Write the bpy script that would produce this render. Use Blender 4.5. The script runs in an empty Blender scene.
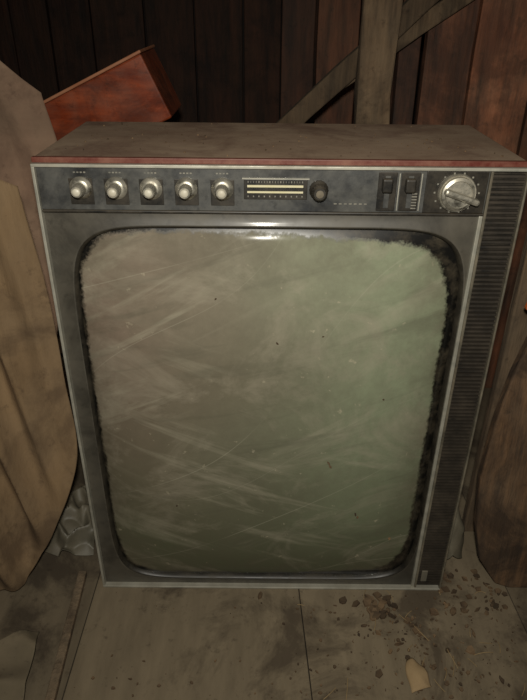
import bpy, bmesh, math, random
from mathutils import Matrix, Vector, noise
random.seed(7)
S = bpy.context.scene
S.view_settings.view_transform = 'Standard'

def lin(r, g, b):
    def f(c):
        c /= 255.0
        return c/12.92 if c <= .04045 else ((c+.055)/1.055)**2.4
    return (f(r), f(g), f(b), 1)

# ------------------------------------------------------------ materials
class NT:
    def __init__(s, name):
        s.m = bpy.data.materials.new(name); s.m.use_nodes = True
        s.t = s.m.node_tree; s.b = s.t.nodes['Principled BSDF']
        s.tc = s.t.nodes.new('ShaderNodeTexCoord')
    def n(s, typ, **kw):
        x = s.t.nodes.new(typ)
        for k, v in kw.items(): setattr(x, k, v)
        return x
    def l(s, a, b): s.t.links.new(a, b)
    def noise(s, scale=5, stretch=(1, 1, 1), detail=6, rough=.6, rot=(0, 0, 0), dist=0):
        m0 = s.n('ShaderNodeMapping'); m0.inputs['Rotation'].default_value = rot
        s.l(s.tc.outputs['Object'], m0.inputs[0])
        mp = s.n('ShaderNodeMapping'); mp.inputs['Scale'].default_value = stretch
        s.l(m0.outputs[0], mp.inputs[0])
        x = s.n('ShaderNodeTexNoise'); x.inputs['Scale'].default_value = scale
        x.inputs['Detail'].default_value = detail; x.inputs['Roughness'].default_value = rough
        x.inputs['Distortion'].default_value = dist
        s.l(mp.outputs[0], x.inputs['Vector']); return x.outputs['Fac']
    def ramp(s, fac, stops):
        r = s.n('ShaderNodeValToRGB'); e = r.color_ramp.elements
        e[0].position, e[0].color = stops[0][0], stops[0][1]
        e[1].position, e[1].color = stops[-1][0], stops[-1][1]
        for p, c in stops[1:-1]:
            q = e.new(p); q.color = c
        s.l(fac, r.inputs[0]); return r.outputs[0]
    def step(s, fac, a, b, lo=0, hi=1):
        x = s.n('ShaderNodeMapRange'); s.l(fac, x.inputs[0])
        x.inputs[1].default_value = a; x.inputs[2].default_value = b
        x.inputs[3].default_value = lo; x.inputs[4].default_value = hi
        return x.outputs[0]
    def math(s, op, a, b):
        x = s.n('ShaderNodeMath', operation=op)
        for i, v in enumerate((a, b)):
            if isinstance(v, (int, float)): x.inputs[i].default_value = v
            else: s.l(v, x.inputs[i])
        return x.outputs[0]
    def mix(s, fac, a, b, mode='MIX'):
        x = s.n('ShaderNodeMix', data_type='RGBA', blend_type=mode)
        for i, v in ((0, fac), (6, a), (7, b)):
            if isinstance(v, (int, float, tuple)): x.inputs[i].default_value = v
            else: s.l(v, x.inputs[i])
        return x.outputs[2]
    def bump(s, fac, strength=.3, dist=.002):
        x = s.n('ShaderNodeBump'); x.inputs['Strength'].default_value = strength
        x.inputs['Distance'].default_value = dist
        s.l(fac, x.inputs['Height']); s.l(x.outputs[0], s.b.inputs['Normal'])
    def upness(s):
        g = s.n('ShaderNodeNewGeometry'); sp = s.n('ShaderNodeSeparateXYZ')
        s.l(g.outputs['Normal'], sp.inputs[0]); return sp.outputs[2]

DUST = lin(140, 126, 104)
def mat(name, c1, c2, scale=8, stretch=(1, 1, 1), rough=.7, metal=0, dust=.3, dustscale=9,
        dustcol=DUST, updust=.5, bump=.3, bdist=.002, tone=False, coat=0, stain=None):
    k = NT(name)
    n1 = k.noise(scale, stretch, 8, .65)
    col = k.ramp(n1, [(.3, c1), (.7, c2)])
    n2 = k.noise(dustscale, (1, 1, 1), 9, .7)
    d = k.step(n2, .35, .7, 0, dust)
    up = k.step(k.upness(), .3, .95, 0, updust)
    d = k.math('MAXIMUM', d, k.math('MULTIPLY', up, k.step(n2, .2, .6, .5, 1)))
    col = k.mix(d, col, dustcol)
    if stain:
        sn = k.noise(stain[1], (1, 1, 1), 9, .68, dist=.5)
        col = k.mix(k.step(sn, stain[2], stain[2]+.12, 0, stain[3]), col, stain[0])
        sn = k.noise(stain[1]*9, (1, 1, 1), 6, .7)
        col = k.mix(k.step(sn, .58, .68, 0, .45), col, stain[0])
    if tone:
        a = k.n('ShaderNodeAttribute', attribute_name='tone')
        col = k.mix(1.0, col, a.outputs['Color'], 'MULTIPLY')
    k.l(col, k.b.inputs['Base Color'])
    k.b.inputs['Metallic'].default_value = metal
    rr = k.step(d, 0, 1, rough, 1.0); k.l(rr, k.b.inputs['Roughness'])
    if metal:
        mm = k.step(d, 0, .8, metal, 0); k.l(mm, k.b.inputs['Metallic'])
    if coat:
        k.b.inputs['Coat Weight'].default_value = coat; k.b.inputs['Coat Roughness'].default_value = .12
    if bump: k.bump(n1, bump, bdist)
    return k.m

M = {}
M['floor'] = mat('floor_boards', lin(80, 69, 54), lin(128, 114, 93), 5, (5, 1, 5), .9, dust=.6, dustscale=6, dustcol=lin(134, 121, 98), updust=.45, bump=.5, tone=True, stain=(lin(54, 43, 32), 6, .49, .7))
M['wallwood'] = mat('old_plank_wood', lin(50, 27, 17), lin(138, 84, 56), 7, (6, 6, .8), .75, dust=.2, bump=.8, bdist=.005, tone=True, stain=(lin(42, 26, 17), 4, .5, .6))
M['greywood'] = mat('grey_rough_wood', lin(58, 45, 33), lin(128, 104, 78), 9, (6, 6, .7), .9, dust=.3, bump=.9, bdist=.006, tone=True, stain=(lin(44, 32, 22), 7, .52, .6))
M['veneer'] = mat('cabinet_veneer', lin(58, 24, 18), lin(96, 44, 32), 10, (.6, 5, 5), .4, dust=.25, dustscale=10, updust=.9, dustcol=lin(162, 140, 116), bump=.25, stain=(lin(96, 66, 52), 6, .5, .55))
M['rededge'] = mat('red_edge_lacquer', lin(80, 24, 18), lin(114, 42, 30), 30, (1, 1, 1), .4, dust=.35, dustscale=30, updust=.2, bump=.1)
M['plastic'] = mat('grey_face_plastic', lin(54, 52, 47), lin(76, 73, 66), 14, (1, 1, 1), .42, dust=.3, dustscale=11, updust=.3, bump=.1, bdist=.0005, dustcol=lin(122, 113, 96), stain=(lin(38, 35, 30), 7, .5, .55), coat=.12)
M['band'] = mat('light_side_band', lin(80, 79, 72), lin(100, 98, 89), 14, (1, 1, 1), .5, dust=.3, dustscale=13, updust=.35, bump=.1, bdist=.0005)
M['panel'] = mat('control_panel_plastic', lin(30, 32, 34), lin(70, 72, 74), 8, (1, 1, 3), .35, dust=.45, dustscale=22, updust=.4, bump=.05, bdist=.0005, coat=.3, dustcol=lin(118, 115, 104), stain=(lin(26, 26, 26), 12, .5, .65))
M['black'] = mat('black_plastic', lin(12, 12, 12), lin(26, 25, 23), 30, (1, 1, 1), .4, dust=.16, dustscale=40, updust=.3, bump=.05)
M['rimblack'] = mat('black_screen_surround', lin(12, 12, 11), lin(24, 23, 21), 30, (1, 1, 1), .35, dust=.35, dustscale=26, updust=.12, bump=.05, dustcol=lin(96, 88, 72))
M['grille'] = mat('speaker_grille_dark', lin(10, 9, 8), lin(26, 23, 20), 40, (1, 1, 1), .6, dust=.45, dustscale=18, updust=.22, bump=.1, dustcol=lin(96, 84, 68))
M['chrome'] = mat('tarnished_chrome', lin(155, 152, 141), lin(195, 192, 179), 20, (1, 1, 1), .28, 1, dust=.5, dustscale=60, updust=.35, bump=.03)
M['trim'] = mat('aluminium_trim', lin(150, 149, 138), lin(195, 194, 182), 20, (1, 1, 1), .4, .6, dust=.4, dustscale=50, updust=.3, bump=.03)
M['dulltrim'] = mat('grimy_trim', lin(50, 47, 40), lin(120, 116, 102), 14, (1, 1, 1), .5, .3, dust=.5, dustscale=50, updust=.3, bump=.03)
M['cream'] = mat('ivory_cap', lin(190, 184, 166), lin(212, 207, 190), 40, (1, 1, 1), .35, dust=.4, dustscale=120, updust=.2, bump=0)
M['scale'] = mat('dial_scale_paint', lin(200, 192, 150), lin(230, 224, 190), 90, (1, 1, 1), .5, dust=.35, dustscale=90, updust=.2, bump=0)
M['print'] = mat('faded_print', lin(92, 92, 86), lin(140, 138, 128), 90, (1, 1, 1), .5, dust=.3, dustscale=90, updust=.2, bump=0)
M['card'] = mat('brown_cardboard', lin(98, 78, 54), lin(142, 116, 84), 4, (3, 3, .8), .9, dust=.35, dustscale=5, updust=.2, bump=.8, bdist=.008, stain=(lin(76, 59, 42), 5, .46, .6), dustcol=lin(142, 124, 100))
M['card2'] = mat('dull_cardboard', lin(112, 87, 71), lin(156, 124, 102), 5, (1, 1, 2), .9, dust=.35, dustscale=5, updust=.2, bump=.3, bdist=.004, stain=(lin(74, 55, 44), 4, .48, .6))
M['brownwood'] = mat('brown_board', lin(46, 31, 20), lin(112, 82, 54), 8, (9, 9, .5), .8, dust=.2, bump=1, bdist=.005, stain=(lin(36, 26, 17), 6, .47, .75))
M['lacquer'] = mat('orange_lacquer', lin(118, 44, 22), lin(186, 84, 42), 8, (1, 6, 6), .3, dust=.3, updust=.3, bump=.1, coat=.6, stain=(lin(60, 30, 20), 7, .5, .6))
M['lacquerlight'] = mat('pale_lacquer_edge', lin(180, 110, 74), lin(210, 150, 114), 8, (1, 6, 6), .4, dust=.15, updust=.2, bump=.1)  # paler lacquer for the lid edge of the case
M['rag'] = mat('grey_rag_cloth', lin(62, 56, 43), lin(106, 96, 74), 7, (1, 1, 1), .95, dust=.3, bump=.5, stain=(lin(42, 36, 27), 7, .5, .6))
M['bag'] = mat('dirty_plastic_film', lin(52, 50, 42), lin(104, 100, 86), 10, (1, 1, 1), .45, dust=.35, updust=.2, bump=.4)
M['orange'] = mat('orange_plastic', lin(170, 76, 24), lin(200, 100, 40), 10, (1, 1, 1), .5, dust=.3, updust=.2, bump=0)
M['chips'] = mat('bark_and_chips', lin(66, 47, 32), lin(134, 106, 74), 30, (1, 1, 1), .9, dust=.2, updust=.2, bump=.3, tone=True)
M['straw'] = mat('dry_straw', lin(120, 100, 68), lin(160, 136, 96), 30, (1, 1, 1), .8, dust=.2, updust=.1, bump=0)
M['paper'] = mat('paper_scrap', lin(136, 112, 79), lin(164, 139, 103), 12, (1, 1, 1), .9, dust=.2, updust=.1, bump=.2)

# glass screen
k = NT('dusty_crt_glass')
sep = k.n('ShaderNodeSeparateXYZ'); k.l(k.tc.outputs['Object'], sep.inputs[0])
big = k.noise(3.2, (1, 1, 1), 4, .5)
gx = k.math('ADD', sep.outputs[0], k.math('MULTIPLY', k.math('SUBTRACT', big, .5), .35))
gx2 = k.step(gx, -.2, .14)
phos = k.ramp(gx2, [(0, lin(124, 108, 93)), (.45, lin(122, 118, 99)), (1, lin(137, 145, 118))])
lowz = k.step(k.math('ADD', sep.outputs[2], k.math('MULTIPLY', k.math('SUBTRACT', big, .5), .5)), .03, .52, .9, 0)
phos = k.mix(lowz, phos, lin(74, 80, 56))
fine = k.noise(26, (1, 1, 1), 10, .75)
phos = k.mix(k.step(fine, .35, .75, 0, .5), phos, lin(84, 78, 63))
cl = k.noise(6, (1, 1, 1.3), 10, .7, dist=1.0)
phos = k.mix(k.step(cl, .50, .68, 0, .5), phos, lin(156, 147, 129))
pm1 = k.step(k.noise(3.4, (1, 1, 1), 3, .5, (0, 0, 0), .5), .46, .60)
pm2 = k.step(k.noise(2.7, (1, 1, 1), 3, .5, (1, 2, 0), .5), .46, .60)
s1 = k.noise(3.2, (1, 1, 10), 5, .6, (0, .5, 0), .35)
s2 = k.noise(3.0, (1, 1, 9), 5, .6, (0, -.35, 0), .4)
st = k.math('MAXIMUM', k.math('MULTIPLY', pm1, k.step(s1, .53, .70, 0, .65)), k.math('MULTIPLY', pm2, k.step(s2, .53, .70, 0, .6)))
phos = k.mix(st, phos, lin(160, 154, 134))
d1 = k.noise(4, (1, 1, 7), 6, .6, (0, .25, 0), .7)
phos = k.mix(k.step(d1, .54, .70, 0, .4), phos, lin(76, 75, 60))
h1 = k.noise(1.5, (1, 1, 2.2), 0, .4, (0, .55, 0), .0)
ln = k.step(k.math('ABSOLUTE', k.math('SUBTRACT', h1, .5), 0), .0, .0014, .35, 0)
h2 = k.noise(1.8, (1.2, 1, 2.4), 0, .4, (2, -.45, 0), .0)
ln2 = k.step(k.math('ABSOLUTE', k.math('SUBTRACT', h2, .47), 0), .0, .0014, .3, 0)
phos = k.mix(k.math('MULTIPLY', k.math('MAXIMUM', ln, ln2), k.math('MAXIMUM', pm1, pm2)), phos, lin(176, 172, 152))
s3 = k.noise(70, (1, 1, 1), 4, .6)
phos = k.mix(k.step(s3, .67, .73, 0, .5), phos, lin(176, 166, 142))
at = k.n('ShaderNodeAttribute', attribute_name='rim')
# brownish grime concentrating towards the edges of the tube
gr = k.math('MULTIPLY', k.step(at.outputs['Fac'], .72, 1.0, 0, 1), k.step(k.noise(12, (1, 1, 1), 8, .7), .38, .62, 0, .7))
phos = k.mix(gr, phos, lin(84, 76, 60))
jag = k.noise(34, (1, 1, 1), 9, .78)
e = k.math('ADD', at.outputs['Fac'], k.math('MULTIPLY', k.math('SUBTRACT', jag, .5), .10))
e = k.math('ADD', e, k.step(sep.outputs[0], -.02, .2, -.012, .036))
rim = k.step(e, .965, .983)
dark = k.ramp(k.noise(45, (1, 1, 1), 8, .7), [(.45, lin(12, 12, 11)), (.85, lin(84, 76, 62))])
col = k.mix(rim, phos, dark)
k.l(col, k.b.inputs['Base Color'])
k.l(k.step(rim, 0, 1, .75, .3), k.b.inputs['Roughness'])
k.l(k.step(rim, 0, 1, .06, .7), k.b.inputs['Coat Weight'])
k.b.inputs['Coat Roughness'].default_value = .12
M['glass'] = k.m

# ------------------------------------------------------------ mesh helpers
def link(me, name, m, parent=None, smooth=False, bevel=0, seg=2):
    o = bpy.data.objects.new(name, me); S.collection.objects.link(o)
    me.materials.append(m)
    if smooth:
        for p in me.polygons: p.use_smooth = True
    if bevel:
        b = o.modifiers.new('bevel', 'BEVEL'); b.width = bevel; b.segments = seg; b.limit_method = 'ANGLE'
    if parent: o.parent = parent
    return o

def boxes(name, lst, m, parent=None, bevel=0, tone=False, sub=0, jit=0):
    bm = bmesh.new(); lay = bm.verts.layers.float_color.new('tone')
    for c, s, R, t in lst:
        r = bmesh.ops.create_cube(bm, size=1)
        vs = r['verts']
        for v in vs:
            p = Vector((v.co.x*s[0], v.co.y*s[1], v.co.z*s[2]))
            if R is not None: p = R @ p
            v.co = p + Vector(c); v[lay] = (t, t, t, 1)
    if sub:
        bmesh.ops.subdivide_edges(bm, edges=bm.edges[:], cuts=sub, use_grid_fill=True)
        for v in bm.verts:
            n = noise.noise_vector(v.co*9+Vector((3, 1, 7)))
            if v.co.z > .002: v.co += n*jit
    me = bpy.data.meshes.new(name); bm.to_mesh(me); bm.free()
    return link(me, name, m, parent, False, bevel)

def bx(name, x0, x1, y0, y1, z0, z1, m, parent=None, bevel=0):
    return boxes(name, [(((x0+x1)/2, (y0+y1)/2, (z0+z1)/2), (x1-x0, y1-y0, z1-z0), None, 1)], m, parent, bevel)

def lathe(name, cx, cz, prof, m, parent, n=40, flute=0):
    bm = bmesh.new(); rings = []
    for r, y in prof:
        ring = []
        for i in range(n):
            a = 2*math.pi*i/n
            rr = r*(1+(flute if i % 2 else 0))
            ring.append(bm.verts.new((cx+rr*math.cos(a), y, cz+rr*math.sin(a))))
        rings.append(ring)
    for a, b in zip(rings, rings[1:]):
        for i in range(n):
            bm.faces.new((a[i], a[(i+1) % n], b[(i+1) % n], b[i]))
    bm.faces.new(rings[-1]); bm.faces.new(rings[0][::-1])
    bmesh.ops.recalc_face_normals(bm, faces=bm.faces[:])
    me = bpy.data.meshes.new(name); bm.to_mesh(me); bm.free()
    o = link(me, name, m, parent, True)
    e = o.modifiers.new('es', 'EDGE_SPLIT'); e.split_angle = math.radians(40)
    return o

def sheet(name, rows, m, nu=20, nv=30, wob=.006, thick=.004, parent=None, ws=6, crease=0, flat=False, fr=1):
    def cat(P, t):
        n = len(P)-1; f = t*n; i = min(int(f), n-1); f -= i
        p0 = P[max(i-1, 0)]; p1 = P[i]; p2 = P[i+1]; p3 = P[min(i+2, n)]
        return .5*((2*p1)+(p2-p0)*f+(2*p0-5*p1+4*p2-p3)*f*f+(3*p1-p0-3*p2+p3)*f**3)
    R = [[Vector(p) for p in r] for r in rows]
    bm = bmesh.new(); g = []
    for j in range(nv+1):
        line = []
        for i in range(nu+1):
            q = [cat(r, i/nu) for r in R]
            p = cat(q, j/nv)
            if crease:
                if flat:
                    q1 = abs(noise.noise(Vector((p.x*9*fr, p.y*7*fr, 4))))
                    p = p+Vector((0, 0, 1))*(crease*max(0, .4-q1))
                else:
                    q1 = abs(noise.noise(Vector((p.x*14+p.z*3.3, p.z*1.6, 4))))
                    edge = min(1, (1-i/nu)*4)
                    p = p+Vector((0, -1, 0))*(crease*(.25-q1)*edge)
            p = p+noise.noise_vector(p*ws)*wob
            if flat: p.z = max(p.z, .002)
            line.append(bm.verts.new(p))
        g.append(line)
    for j in range(nv):
        for i in range(nu):
            bm.faces.new((g[j][i], g[j][i+1], g[j+1][i+1], g[j+1][i]))
    bmesh.ops.recalc_face_normals(bm, faces=bm.faces[:])
    me = bpy.data.meshes.new(name); bm.to_mesh(me); bm.free()
    o = link(me, name, m, parent, True)
    s = o.modifiers.new('sol', 'SOLIDIFY'); s.thickness = thick; s.offset = 0
    return o

def tube(name, splines, r, m, parent=None):
    cu = bpy.data.curves.new(name, 'CURVE'); cu.dimensions = '3D'; cu.bevel_depth = r; cu.bevel_resolution = 1
    for pts in splines:
        sp = cu.splines.new('NURBS'); sp.points.add(len(pts)-1); sp.use_endpoint_u = True; sp.order_u = 3
        for q, p in zip(sp.points, pts): q.co = (*p, 1)
    cu.materials.append(m)
    o = bpy.data.objects.new(name, cu); S.collection.objects.link(o)
    if parent: o.parent = parent
    return o

def empty(name):
    o = bpy.data.objects.new(name, None); S.collection.objects.link(o); return o

# ------------------------------------------------------------ television
tv = empty('television')
W2, H, D = .290, .722, .25
th = .012
bx('cabinet_top', -W2, W2, .006, D, H-th, H, M['veneer'], tv, .002)
bx('cabinet_bottom', -W2, W2, .006, D, 0.0, th, M['veneer'], tv, .002)
bx('cabinet_left', -W2, -W2+th, .006, D, th, H-th, M['veneer'], tv, .001)
bx('cabinet_right', W2-th, W2, .006, D, th, H-th, M['veneer'], tv, .001)
bx('cabinet_back', -W2+th, W2-th, D-.012, D-.002, th, H-th, M['black'], tv)
bx('front_red_lip', -W2, W2, -.001, .006, H-.0055, H+.001, M['rededge'], tv, .001)
bx('rear_cover', -.22, .22, D-.002, D+.09, .08, H-.08, M['black'], tv, .02)
bx('rear_neck_cover', -.10, .10, D+.09, D+.14, .24, H-.24, M['black'], tv, .02)
f = .0038
boxes('aluminium_frame', [
    ((0, -.001, H-.0055-f/2), (2*W2, .012, f), None, 1), ((0, -.001, f/2+.0005), (2*W2, .012, f), None, 1),
    ((-W2+f/2, -.001, H/2-.002), (f, .012, H-.014), None, 1)], M['trim'], tv, .0008)
boxes('aluminium_frame_right', [((W2-.0014, -.001, H/2-.002), (.0028, .012, H-.014), None, 1)], M['dulltrim'], tv, .0008)

# face plate with screen opening
cx, cz, ax, az = -.012, .3285, .249, .3085
NE = 8.5
def outline(a, s=1.0, n=NE, off=0):
    c, d = math.cos(a), math.sin(a)
    x = math.copysign(abs(c)**(2/n), c)*(ax*s+off); z = math.copysign(abs(d)**(2/n), d)*(az*s+off)
    return cx+x, cz+z
N = 280
X0, X1, Z0, Z1 = -W2+f, .243, f, .660
bm = bmesh.new()
raw = [2*math.pi*i/12000 for i in range(12000)]
P = [outline(a) for a in raw]; L = [0]
for i in range(1, 12001):
    p, q = P[i-1], P[i % 12000]; L.append(L[-1]+math.hypot(p[0]-q[0], p[1]-q[1]))
angs = []; j = 0
for i in range(N):
    t = L[-1]*i/N
    while L[j+1] < t: j += 1
    angs.append(raw[j] if L[j+1] == L[j] else raw[j]+(t-L[j])/(L[j+1]-L[j])*2*math.pi/12000)
def ringpts(off, y): return [bm.verts.new((outline(a, 1, NE, off)[0], y, outline(a, 1, NE, off)[1])) for a in angs]
def rectpt(x, z):
    dx, dz = x-cx, z-cz
    t = min(((X1-cx) if dx > 0 else (cx-X0))/max(abs(dx), 1e-6), ((Z1-cz) if dz > 0 else (cz-Z0))/max(abs(dz), 1e-6))
    return cx+dx*t, cz+dz*t
outer = []
for a in angs:
    x, z = outline(a, 1, NE, .010); x, z = rectpt(x, z); outer.append(bm.verts.new((x, .002, z)))
for (X, Z) in ((X0, Z0), (X0, Z1), (X1, Z0), (X1, Z1)):
    v = min(outer, key=lambda v: (v.co.x-X)**2+(v.co.z-Z)**2); v.co.x, v.co.z = X, Z
rings = [outer, ringpts(.0075, .002), ringpts(.006, .0006), ringpts(.004, .0006), ringpts(.002, .002), ringpts(0, .009), ringpts(-.002, .03)]
for ri, (a, b) in enumerate(zip(rings, rings[1:])):
    for i in range(N):
        fc = bm.faces.new((a[i], a[(i+1) % N], b[(i+1) % N], b[i])); fc.material_index = 1 if ri >= 3 else 0
bmesh.ops.recalc_face_normals(bm, faces=bm.faces[:])
me = bpy.data.meshes.new('face_plate'); bm.to_mesh(me); bm.free()
o = link(me, 'face_plate', M['plastic'], tv, True); me.materials.append(M['rimblack'])
e = o.modifiers.new('es', 'EDGE_SPLIT'); e.split_angle = math.radians(50)
# glass
def gy(x, z):
    X = abs(x-cx)/ax; Z = abs(z-cz)/az
    return .010-.034*(1-X**2.8)**.8*(1-Z**2.8)**.8 if X < 1 and Z < 1 else .010
bm = bmesh.new(); lay = bm.verts.layers.float.new('rim')
NR = 40; prev = None
c0 = bm.verts.new((cx, gy(cx, cz), cz)); c0[lay] = 0
for j in range(1, NR+1):
    r = j/NR
    ring = []
    for a in angs:
        x, z = outline(a, r, NE, 0)
        v = bm.verts.new((x, gy(x, z), z)); v[lay] = r; ring.append(v)
    if prev is None:
        for i in range(N): bm.faces.new((c0, ring[i], ring[(i+1) % N]))
    else:
        for i in range(N): bm.faces.new((prev[i], prev[(i+1) % N], ring[(i+1) % N], ring[i]))
    prev = ring
bmesh.ops.recalc_face_normals(bm, faces=bm.faces[:])
me = bpy.data.meshes.new('picture_tube_glass'); bm.to_mesh(me); bm.free()
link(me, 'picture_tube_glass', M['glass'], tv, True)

# strip beside screen + grille
bx('side_band', .2405, .2455, -.003, .006, f, .6585, M['trim'], tv, .001)
bx('grille_backing', .2455, W2-.0028, .002, .008, f, .712, M['black'], tv)
lst = []
z = .012
while z < .707:
    lst.append((((.2485+W2-.003)/2, -.0005, z), (W2-.003-.2485, .005, .0030), None, 1)); z += .0062
boxes('grille_ribs', lst, M['grille'], tv)
bx('grille_edge', .2455, .2490, -.004, .004, f, .712, M['dulltrim'], tv, .001)
# control panel
bx('control_panel', -W2+f, .2455, -.002, .006, .6615, .7125, M['panel'], tv, .001)
bx('panel_lower_lip', -W2+f, .2455, -.004, .004, .6585, .6615, M['black'], tv, .0008)
zk = .6885
for i, xk in enumerate((-.2356, -.194, -.1526, -.111, -.0684)):
    bx('knob_plate_%d' % (i+1), xk-.014, xk+.014, -.0032, -.002, zk-.020, zk+.011, M['black'], tv, .0005)
    lathe('knob_collar_%d' % (i+1), xk, zk, [(.0132, -.002), (.0132, -.005), (.0105, -.008), (.0085, -.009)], M['chrome'], tv)
    lathe('knob_stem_%d' % (i+1), xk, zk, [(.0076, -.009), (.0074, -.022), (.0062, -.024)], M['chrome'], tv, 40, -.06)
    lathe('knob_cap_%d' % (i+1), xk, zk, [(.0046, -.0238), (.0044, -.0255), (.003, -.0266), (.0005, -.0268)], M['cream'], tv)
bx('dial_window', -.043, .032, -.0034, -.002, .6765, .7005, M['black'], tv, .0006)
lst = [((-.006, -.0038, .6925), (.066, .001, .0026), None, 1), ((-.006, -.0038, .6855), (.066, .001, .0022), None, 1)]
boxes('dial_scale_lines', lst, M['scale'], tv)
lst = [((-.038+i*.0032, -.0038, .6975), (.0006 if i % 4 else .0012, .001, .0022), None, 1) for i in range(21)]
lst += [((-.038+i*.0064, -.0038, .6805), (.0014, .001, .0018), None, 1) for i in range(11)]
boxes('dial_tick_marks', lst, M['print'], tv)
bx('dial_frame_top', -.045, .034, -.0042, -.002, .7005, .702, M['trim'], tv)
lathe('dial_tuning_knob', .0455, zk, [(.0115, -.002), (.0115, -.006), (.009, -.008), (.009, -.020), (.007, -.022)], M['black'], tv, 36, -.05)
lathe('dial_tuning_knob_cap', .0455, zk, [(.0045, -.022), (.0045, -.0235), (.001, -.024)], M['dulltrim'], tv)
for i, xs in enumerate((.126, .153)):
    bx('slider_bay_%d' % (i+1), xs-.011, xs+.011, -.0036, -.002, .6640, .7100, M['black'], tv, .0008)
    bx('slider_slot_%d' % (i+1), xs-.003, xs+.003, -.0042, -.0036, .668, .706, M['panel'], tv)
    bx('slider_thumb_%d' % (i+1), xs-.007, xs+.005, -.014, -.0036, .688, .704, M['black'], tv, .002)
boxes('slider_edge_lines', [((xq, -.0040, .687), (.0012, .0012, .044), None, 1) for xq in (.1395, .1655)], M['trim'], tv)
boxes('slider_ribs', [((.153+.006, -.0045, .668+q*.0035), (.006, .0014, .0014), None, 1) for q in range(6)], M['print'], tv)
bx('selector_plate', .171, .2435, -.0040, -.002, .6620, .7120, M['black'], tv, .0012)
xs, zs = .2085, .6870
lathe('selector_ring', xs, zs, [(.0225, -.004), (.0225, -.007), (.0215, -.009), (.0205, -.0085)], M['chrome'], tv, 60)
lathe('selector_disc', xs, zs, [(.0200, -.008), (.0195, -.013), (.0160, -.0145), (.0150, -.0135), (.008, -.0135)], M['chrome'], tv, 60)
boxes('selector_handle', [((xs+.003, -.0175, zs-.002), (.044, .010, .0075), Matrix.Rotation(math.radians(18), 3, 'Y'), 1)], M['chrome'], tv, .003)
lst = []
for i in range(14):
    a = 2*math.pi*i/14
    lst.append(((xs+.0262*math.cos(a), -.0043, zs+.0250*math.sin(a)*.93), (.002, .0008, .002), None, 1))
boxes('selector_numerals', [q for q in lst if .6635 < q[0][2] < .7110], M['print'], tv)
lst = []
for xk in (-.2356, -.194, -.1526, -.111, -.0684):
    for q in range(4): lst.append(((xk-.006+q*.004, -.0024, .7065), (.0024, .001, .0016), None, 1))
for q in range(7): lst.append(((.066+q*.006, -.0024, .672), (.0034, .001, .0014), None, 1))
boxes('panel_lettering', lst, M['print'], tv)
bx('grille_badge', .254, .264, -.0045, -.002, .020, .045, M['band'], tv, .001)

# ------------------------------------------------------------ room
seams = [(-1.25, 0), (-.95, 0), (-.62, 0), (-.302, .02), (.038, -.15), (.40, -.12), (.72, 0), (1.02, 0), (1.3, 0)]
tones = (.8, .95, .75, .95, 1.0, .82, .8, .9)
bm = bmesh.new(); lay = bm.verts.layers.float_color.new('tone')
for i, (a, b) in enumerate(zip(seams, seams[1:])):
    g = .0007; ys = (-1.45, 1.75)
    V = []
    for z in (-.025, 0):
        for (s_, k_, sg) in ((a[0], a[1], g), (b[0], b[1], -g)):
            for y in ys: V.append(bm.verts.new((s_+k_*max(-.6, min(.6, y))+sg, y, z)))
    for v in V: v[lay] = (tones[i],)*3+(1,)
    for q in ((0, 1, 3, 2), (4, 6, 7, 5), (0, 4, 5, 1), (2, 3, 7, 6), (0, 2, 6, 4), (1, 5, 7, 3)):
        bm.faces.new([V[w_] for w_ in q])
bmesh.ops.recalc_face_normals(bm, faces=bm.faces[:])
me = bpy.data.meshes.new('floor'); bm.to_mesh(me); bm.free()
link(me, 'floor', M['floor'], None, False, .001)

def planks(name, a, b, axis, pos, z1, w, m, tones):
    lst = []; x = a
    while x < b-.01:
        ww = min(w*random.uniform(.8, 1.2), b-x)
        off = random.uniform(-.008, .008)
        c = (x+ww/2, pos+off, z1/2) if axis == 'x' else (pos+off, x+ww/2, z1/2)
        s = (ww-.006, .024, z1) if axis == 'x' else (.024, ww-.006, z1)
        lst.append((c, s, None, random.choice(tones))); x += ww
    if axis == 'x': lst.append((((a+b)/2, pos+.03, z1/2), (b-a, .01, z1), None, .1))  # added dark backing board, stops world light showing through the plank gaps
    else: lst.append(((pos+math.copysign(.03, pos), (a+b)/2, z1/2), (.01, b-a, z1), None, .1))
    return boxes(name, lst, m, None, .002)
planks('wall_back', -1.25, 1.3, 'x', 1.5, 1.9, .15, M['wallwood'], (.25, .3, .36, .28))  # low tones put the dimness of the background into the plank colour
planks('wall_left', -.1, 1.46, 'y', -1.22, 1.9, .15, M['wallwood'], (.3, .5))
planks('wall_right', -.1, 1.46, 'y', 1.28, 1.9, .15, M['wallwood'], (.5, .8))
lst = []
for a, b, t, y in ((.250, .292, .5, .66), (.298, .392, 1.05, .64), (.398, .52, 1.9, .645), (.527, .66, 1.1, .65), (.666, .80, 1.1, .645)):
    lst.append((((a+b)/2, y, .8), (b-a, .022, 1.6), None, t))
for a, b, t, y in ((.02, .10, .35, .95), (.105, .20, .8, .93), (.205, .30, .65, .94)):
    lst.append((((a+b)/2, y, .8), (b-a, .022, 1.6), None, t))
lst.append(((.52, .668, .25), (.56, .022, .08), None, .7))
lst.append(((.52, .668, 1.2), (.56, .022, .08), None, .7))
part = boxes('plank_partition', lst, M['wallwood'], None, .002, sub=5, jit=.006)
boxes('wooden_post', [((.180, .50, .8), (.060, .06, 1.6), None, 1.0)], M['greywood'], None, .006, sub=12, jit=.018)
boxes('diagonal_brace', [((.167, .592, .79), (.66, .025, .038), Matrix.Rotation(math.radians(-42), 3, 'Y'), .65)], M['greywood'], part, .003, sub=6, jit=.006)
boxes('short_brace', [((.30, .612, .86), (.46, .022, .03), Matrix.Rotation(math.radians(-34), 3, 'Y'), .85)], M['greywood'], part, .003, sub=6, jit=.006)

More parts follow.
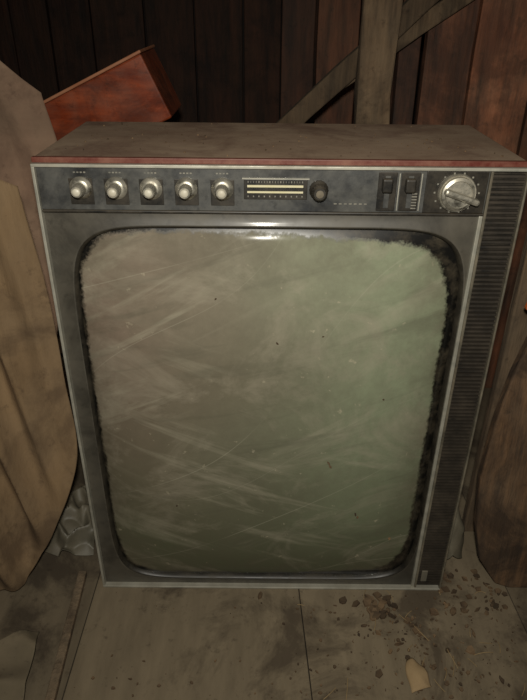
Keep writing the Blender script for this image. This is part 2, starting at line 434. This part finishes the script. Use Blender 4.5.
# crate carrying the lacquered case
cr = empty('wooden_crate')
lst = []
for zz in (.07, .19, .31, .43, .50):
    lst.append(((-.38, .54, zz), (.42, .016, .07), None, 1)); lst.append(((-.38, .86, zz), (.42, .016, .07), None, 1))
    lst.append(((-.582, .70, zz), (.016, .30, .07), None, 1)); lst.append(((-.178, .70, zz), (.016, .30, .07), None, 1))
boxes('slats', lst, M['brownwood'], cr, .002)
boxes('corner_posts', [((x, y, .267), (.03, .03, .534), None, .5) for x in (-.56, -.20) for y in (.563, .837)], M['greywood'], cr)
bx('crate_lid', -.592, -.168, .53, .87, .535, .547, M['brownwood'], cr)
cs = empty('lacquered_wooden_case')
R = Matrix.Rotation(math.radians(-25), 3, 'Y')
C = Vector((-.358, .68, .676))
boxes('case_body', [(C, (.27, .17, .13), R, 1)], M['lacquer'], cs, .004)
boxes('case_lid_edge', [(C+R@Vector((0, 0, .068)), (.276, .178, .006), R, 1)], M['lacquerlight'], cs, .002)

# ------------------------------------------------------------ left: leaning cardboard
sheet('cardboard_sheet', [
    [(-.62, -.14, 0), (-.54, -.08, 0), (-.47, -.03, 0), (-.425, -.008, 0.006)],
    [(-.62, -.13, .12), (-.53, -.06, .12), (-.43, 0, .12), (-.365, .02, .11)],
    [(-.62, -.12, .26), (-.52, -.04, .26), (-.41, .03, .25), (-.318, .05, .235)],
    [(-.62, -.11, .40), (-.53, -.03, .40), (-.42, .04, .38), (-.318, .06, .37)],
    [(-.62, -.11, .55), (-.53, -.03, .55), (-.42, .04, .54), (-.322, .06, .52)],
    [(-.62, -.10, .80), (-.54, -.03, .78), (-.43, .04, .73), (-.340, .07, .67)]], M['card'], 90, 90, .003, .004, None, 9, .09)
sheet('cardboard_sheet.001', [
    [(-.75, .10, 0), (-.60, .17, 0), (-.44, .23, 0)],
    [(-.74, .12, .3), (-.58, .18, .3), (-.40, .25, .3)],
    [(-.73, .14, .6), (-.56, .20, .62), (-.345, .27, .60)],
    [(-.72, .15, .95), (-.55, .21, .93), (-.355, .26, .76)]], M['card2'], 60, 50, .004, .004, None, 6, .05)
sheet('crumpled_plastic_film', [[(-.42, .07, .004), (-.375, .05, .006), (-.325, .06, .004)], [(-.43, .12, .02), (-.37, .11, .04), (-.315, .12, .02)], [(-.42, .19, .01), (-.37, .19, .03), (-.32, .20, .008)]], M['bag'], 50, 50, .008, .001, None, 28, .07, True, 3.5)
sheet('crumpled_cloth', [[(-.56, -.36, .003), (-.45, -.38, .006), (-.345, -.34, .003)], [(-.57, -.26, .008), (-.46, -.25, .012), (-.35, -.22, .004)], [(-.55, -.19, .004), (-.45, -.15, .01), (-.365, -.10, .003)]], M['rag'], 60, 60, .005, .002, None, 25, .07, True)
boxes('wooden_batten', [((-.322, -.15, .006), (.014, .34, .012), Matrix.Rotation(math.radians(3), 3, 'Z'), .9)], M['greywood'], None, .002)
# ------------------------------------------------------------ right: boards
def board(name, pts, y0, lean, thick, m):
    bm = bmesh.new()
    f = [bm.verts.new((x, y0+lean*z, z)) for x, z in pts]
    b = [bm.verts.new((x, y0+lean*z+thick, z)) for x, z in pts]
    bm.faces.new(f); bm.faces.new(b[::-1]); n = len(pts)
    for i in range(n): bm.faces.new((f[i], b[i], b[(i+1) % n], f[(i+1) % n]))
    bmesh.ops.recalc_face_normals(bm, faces=bm.faces[:])
    me = bpy.data.meshes.new(name); bm.to_mesh(me); bm.free()
    return link(me, name, m, None, False, .003)
board('curved_wooden_board', [(.41, 0), (.385, .01), (.352, .06), (.336, .13), (.330, .22), (.338, .32), (.352, .40), (.375, .48), (.46, .5), (.62, .49), (.62, 0)], .0, .12, .018, M['brownwood'])
boxes('weathered_plank', [((.405, .14, .33), (.075, .02, .66), None, .75)], M['greywood'], None, .003)
boxes('weathered_plank.001', [((.50, .17, .36), (.11, .02, .72), None, .5)], M['greywood'], None, .003)
sheet('crumpled_plastic_film.001', [[(.300, .05, .003), (.322, .045, .01), (.345, .06, .004)], [(.302, .08, .06), (.325, .08, .10), (.348, .09, .05)], [(.30, .12, .01), (.325, .12, .03), (.35, .12, .008)]], M['bag'], 40, 40, .007, .001, None, 30, .04, True, 3.5)
cl = empty('plastic_clamp')
boxes('clamp_jaw', [((.362, .056, .530), (.012, .012, .05), Matrix.Rotation(.3, 3, 'Y'), 1)], M['orange'], cl, .003)
boxes('clamp_handle', [((.378, .056, .522), (.012, .012, .075), Matrix.Rotation(-.25, 3, 'Y'), 1)], M['orange'], cl, .003)

# ------------------------------------------------------------ debris
bm = bmesh.new(); lay = bm.verts.layers.float_color.new('tone')
def chip(x, y, s, z=0.0, up=False):
    n = random.randint(4, 7); t = random.uniform(.3, .95); a0 = random.random()*6; el = random.uniform(.25, 1)
    top = []; bot = []
    for i in range(n):
        a = 2*math.pi*i/n; r = s*random.uniform(.6, 1)
        px, py = r*math.cos(a), r*el*math.sin(a)
        qx, qy = px*math.cos(a0)-py*math.sin(a0), px*math.sin(a0)+py*math.cos(a0)
        h = s*random.uniform(.05, .35)
        if up:
            top.append(bm.verts.new((x+qx*.9, z-h*.5-.001, y+qy*.9))); bot.append(bm.verts.new((x+qx, z+.001, y+qy)))
        else:
            top.append(bm.verts.new((x+qx*.9, y+qy*.9, z+h+.0012))); bot.append(bm.verts.new((x+qx, y+qy, z)))
    for v in top+bot: v[lay] = (t, t, t, 1)
    bm.faces.new(top); bm.faces.new(bot[::-1])
    for i in range(n): bm.faces.new((bot[i], bot[(i+1) % n], top[(i+1) % n], top[i]))
for i in range(480):
    x = random.uniform(-.3, .45); y = random.uniform(-.28, -.012)
    if random.random() < .75: x = random.gauss(.25, .1)
    chip(x, y, random.choice((.0008, .0012, .0012, .002, .003, .004)))
for i in range(22): chip(random.gauss(.175, .018), random.gauss(-.040, .010), .011)
for i in range(40): chip(random.gauss(.22, .05), random.gauss(-.12, .06), random.uniform(.003, .009))
for i in range(50): chip(random.uniform(.29, .40), random.uniform(-.06, .04), random.uniform(.003, .010))
for x, y in ((.12, -.03), (.2, -.11), (.27, -.05), (.31, -.12), (.16, -.16), (-.02, -.02)): chip(x, y, .010)
bmesh.ops.recalc_face_normals(bm, faces=bm.faces[:])
me = bpy.data.meshes.new('floor_debris'); bm.to_mesh(me); bm.free()
link(me, 'floor_debris', M['chips'])
sp = []
for i in range(26):
    x = random.gauss(.27, .08); y = random.uniform(-.24, .0); a = random.random()*6.3; l_ = random.uniform(.01, .045)
    b = a+random.uniform(-.6, .6)
    p1 = (x+l_*.5*math.cos(a), y+l_*.5*math.sin(a), .004)
    p2 = (p1[0]+l_*.5*math.cos(b), min(p1[1]+l_*.5*math.sin(b), -.012), .0015)
    sp.append([(x, y, .0012), p1, p2])
tube('straw_bits', sp, .0006, M['straw'])
sheet('paper_scrap', [[(.205, -.19, .003), (.225, -.185, .006), (.235, -.18, .003)], [(.20, -.165, .004), (.215, -.16, .012), (.232, -.163, .006)], [(.205, -.14, .003), (.212, -.137, .006), (.222, -.142, .003)]], M['paper'], 8, 8, .003, .0012, ws=60)
bm = bmesh.new(); lay = bm.verts.layers.float_color.new('tone')
for i in range(110): chip(random.uniform(-.27, .27), random.uniform(.015, .24), random.choice((.0008, .0012, .002)), H)
for x, z, s in ((.079, .292, .006), (.082, .285, .004), (.128, .185, .005), (.132, .178, .004), (.0, .49, .0025), (-.08, .55, .002), (.15, .40, .002), (-.15, .2, .002), (.19, .12, .004), (.06, .5, .002)):
    chip(x, z, s, gy(x, z), True)
bmesh.ops.recalc_face_normals(bm, faces=bm.faces[:])
me = bpy.data.meshes.new('stuck_debris'); bm.to_mesh(me); bm.free()
link(me, 'stuck_debris', M['chips'], tv)

# ------------------------------------------------------------ lights
l = bpy.data.lights.new('phone_flash_light', 'SPOT'); l.energy = 29; l.color = (1, .955, .845)
l.spot_size = math.radians(116); l.spot_blend = 1; l.shadow_soft_size = .018
o = bpy.data.objects.new('phone_flash_light', l); S.collection.objects.link(o)
o.location = (-.02, -.74, .96)
o.rotation_euler = (Vector((.03, .0, .47))-o.location).to_track_quat('-Z', 'Y').to_euler()
w = bpy.data.worlds.new('w'); S.world = w; w.use_nodes = True
w.node_tree.nodes['Background'].inputs[0].default_value = (.9, .78, .62, 1)
w.node_tree.nodes['Background'].inputs[1].default_value = .06

# ------------------------------------------------------------ camera
cam = bpy.data.cameras.new('camera'); co = bpy.data.objects.new('camera', cam); S.collection.objects.link(co)
cam.sensor_fit = 'VERTICAL'; cam.sensor_height = 24; cam.lens = 24*620/700; cam.clip_start = .02
th_ = math.radians(29.4); ph = math.radians(.55)
d = Vector((0, math.cos(th_), -math.sin(th_))); u = Vector((0, math.sin(th_), math.cos(th_))); r = Vector((1, 0, 0))
r2 = r*math.cos(ph)+u*math.sin(ph); u2 = u*math.cos(ph)-r*math.sin(ph)
co.matrix_world = Matrix(((r2.x, u2.x, -d.x, -.018), (r2.y, u2.y, -d.y, -.735), (r2.z, u2.z, -d.z, .883), (0, 0, 0, 1)))
S.camera = co
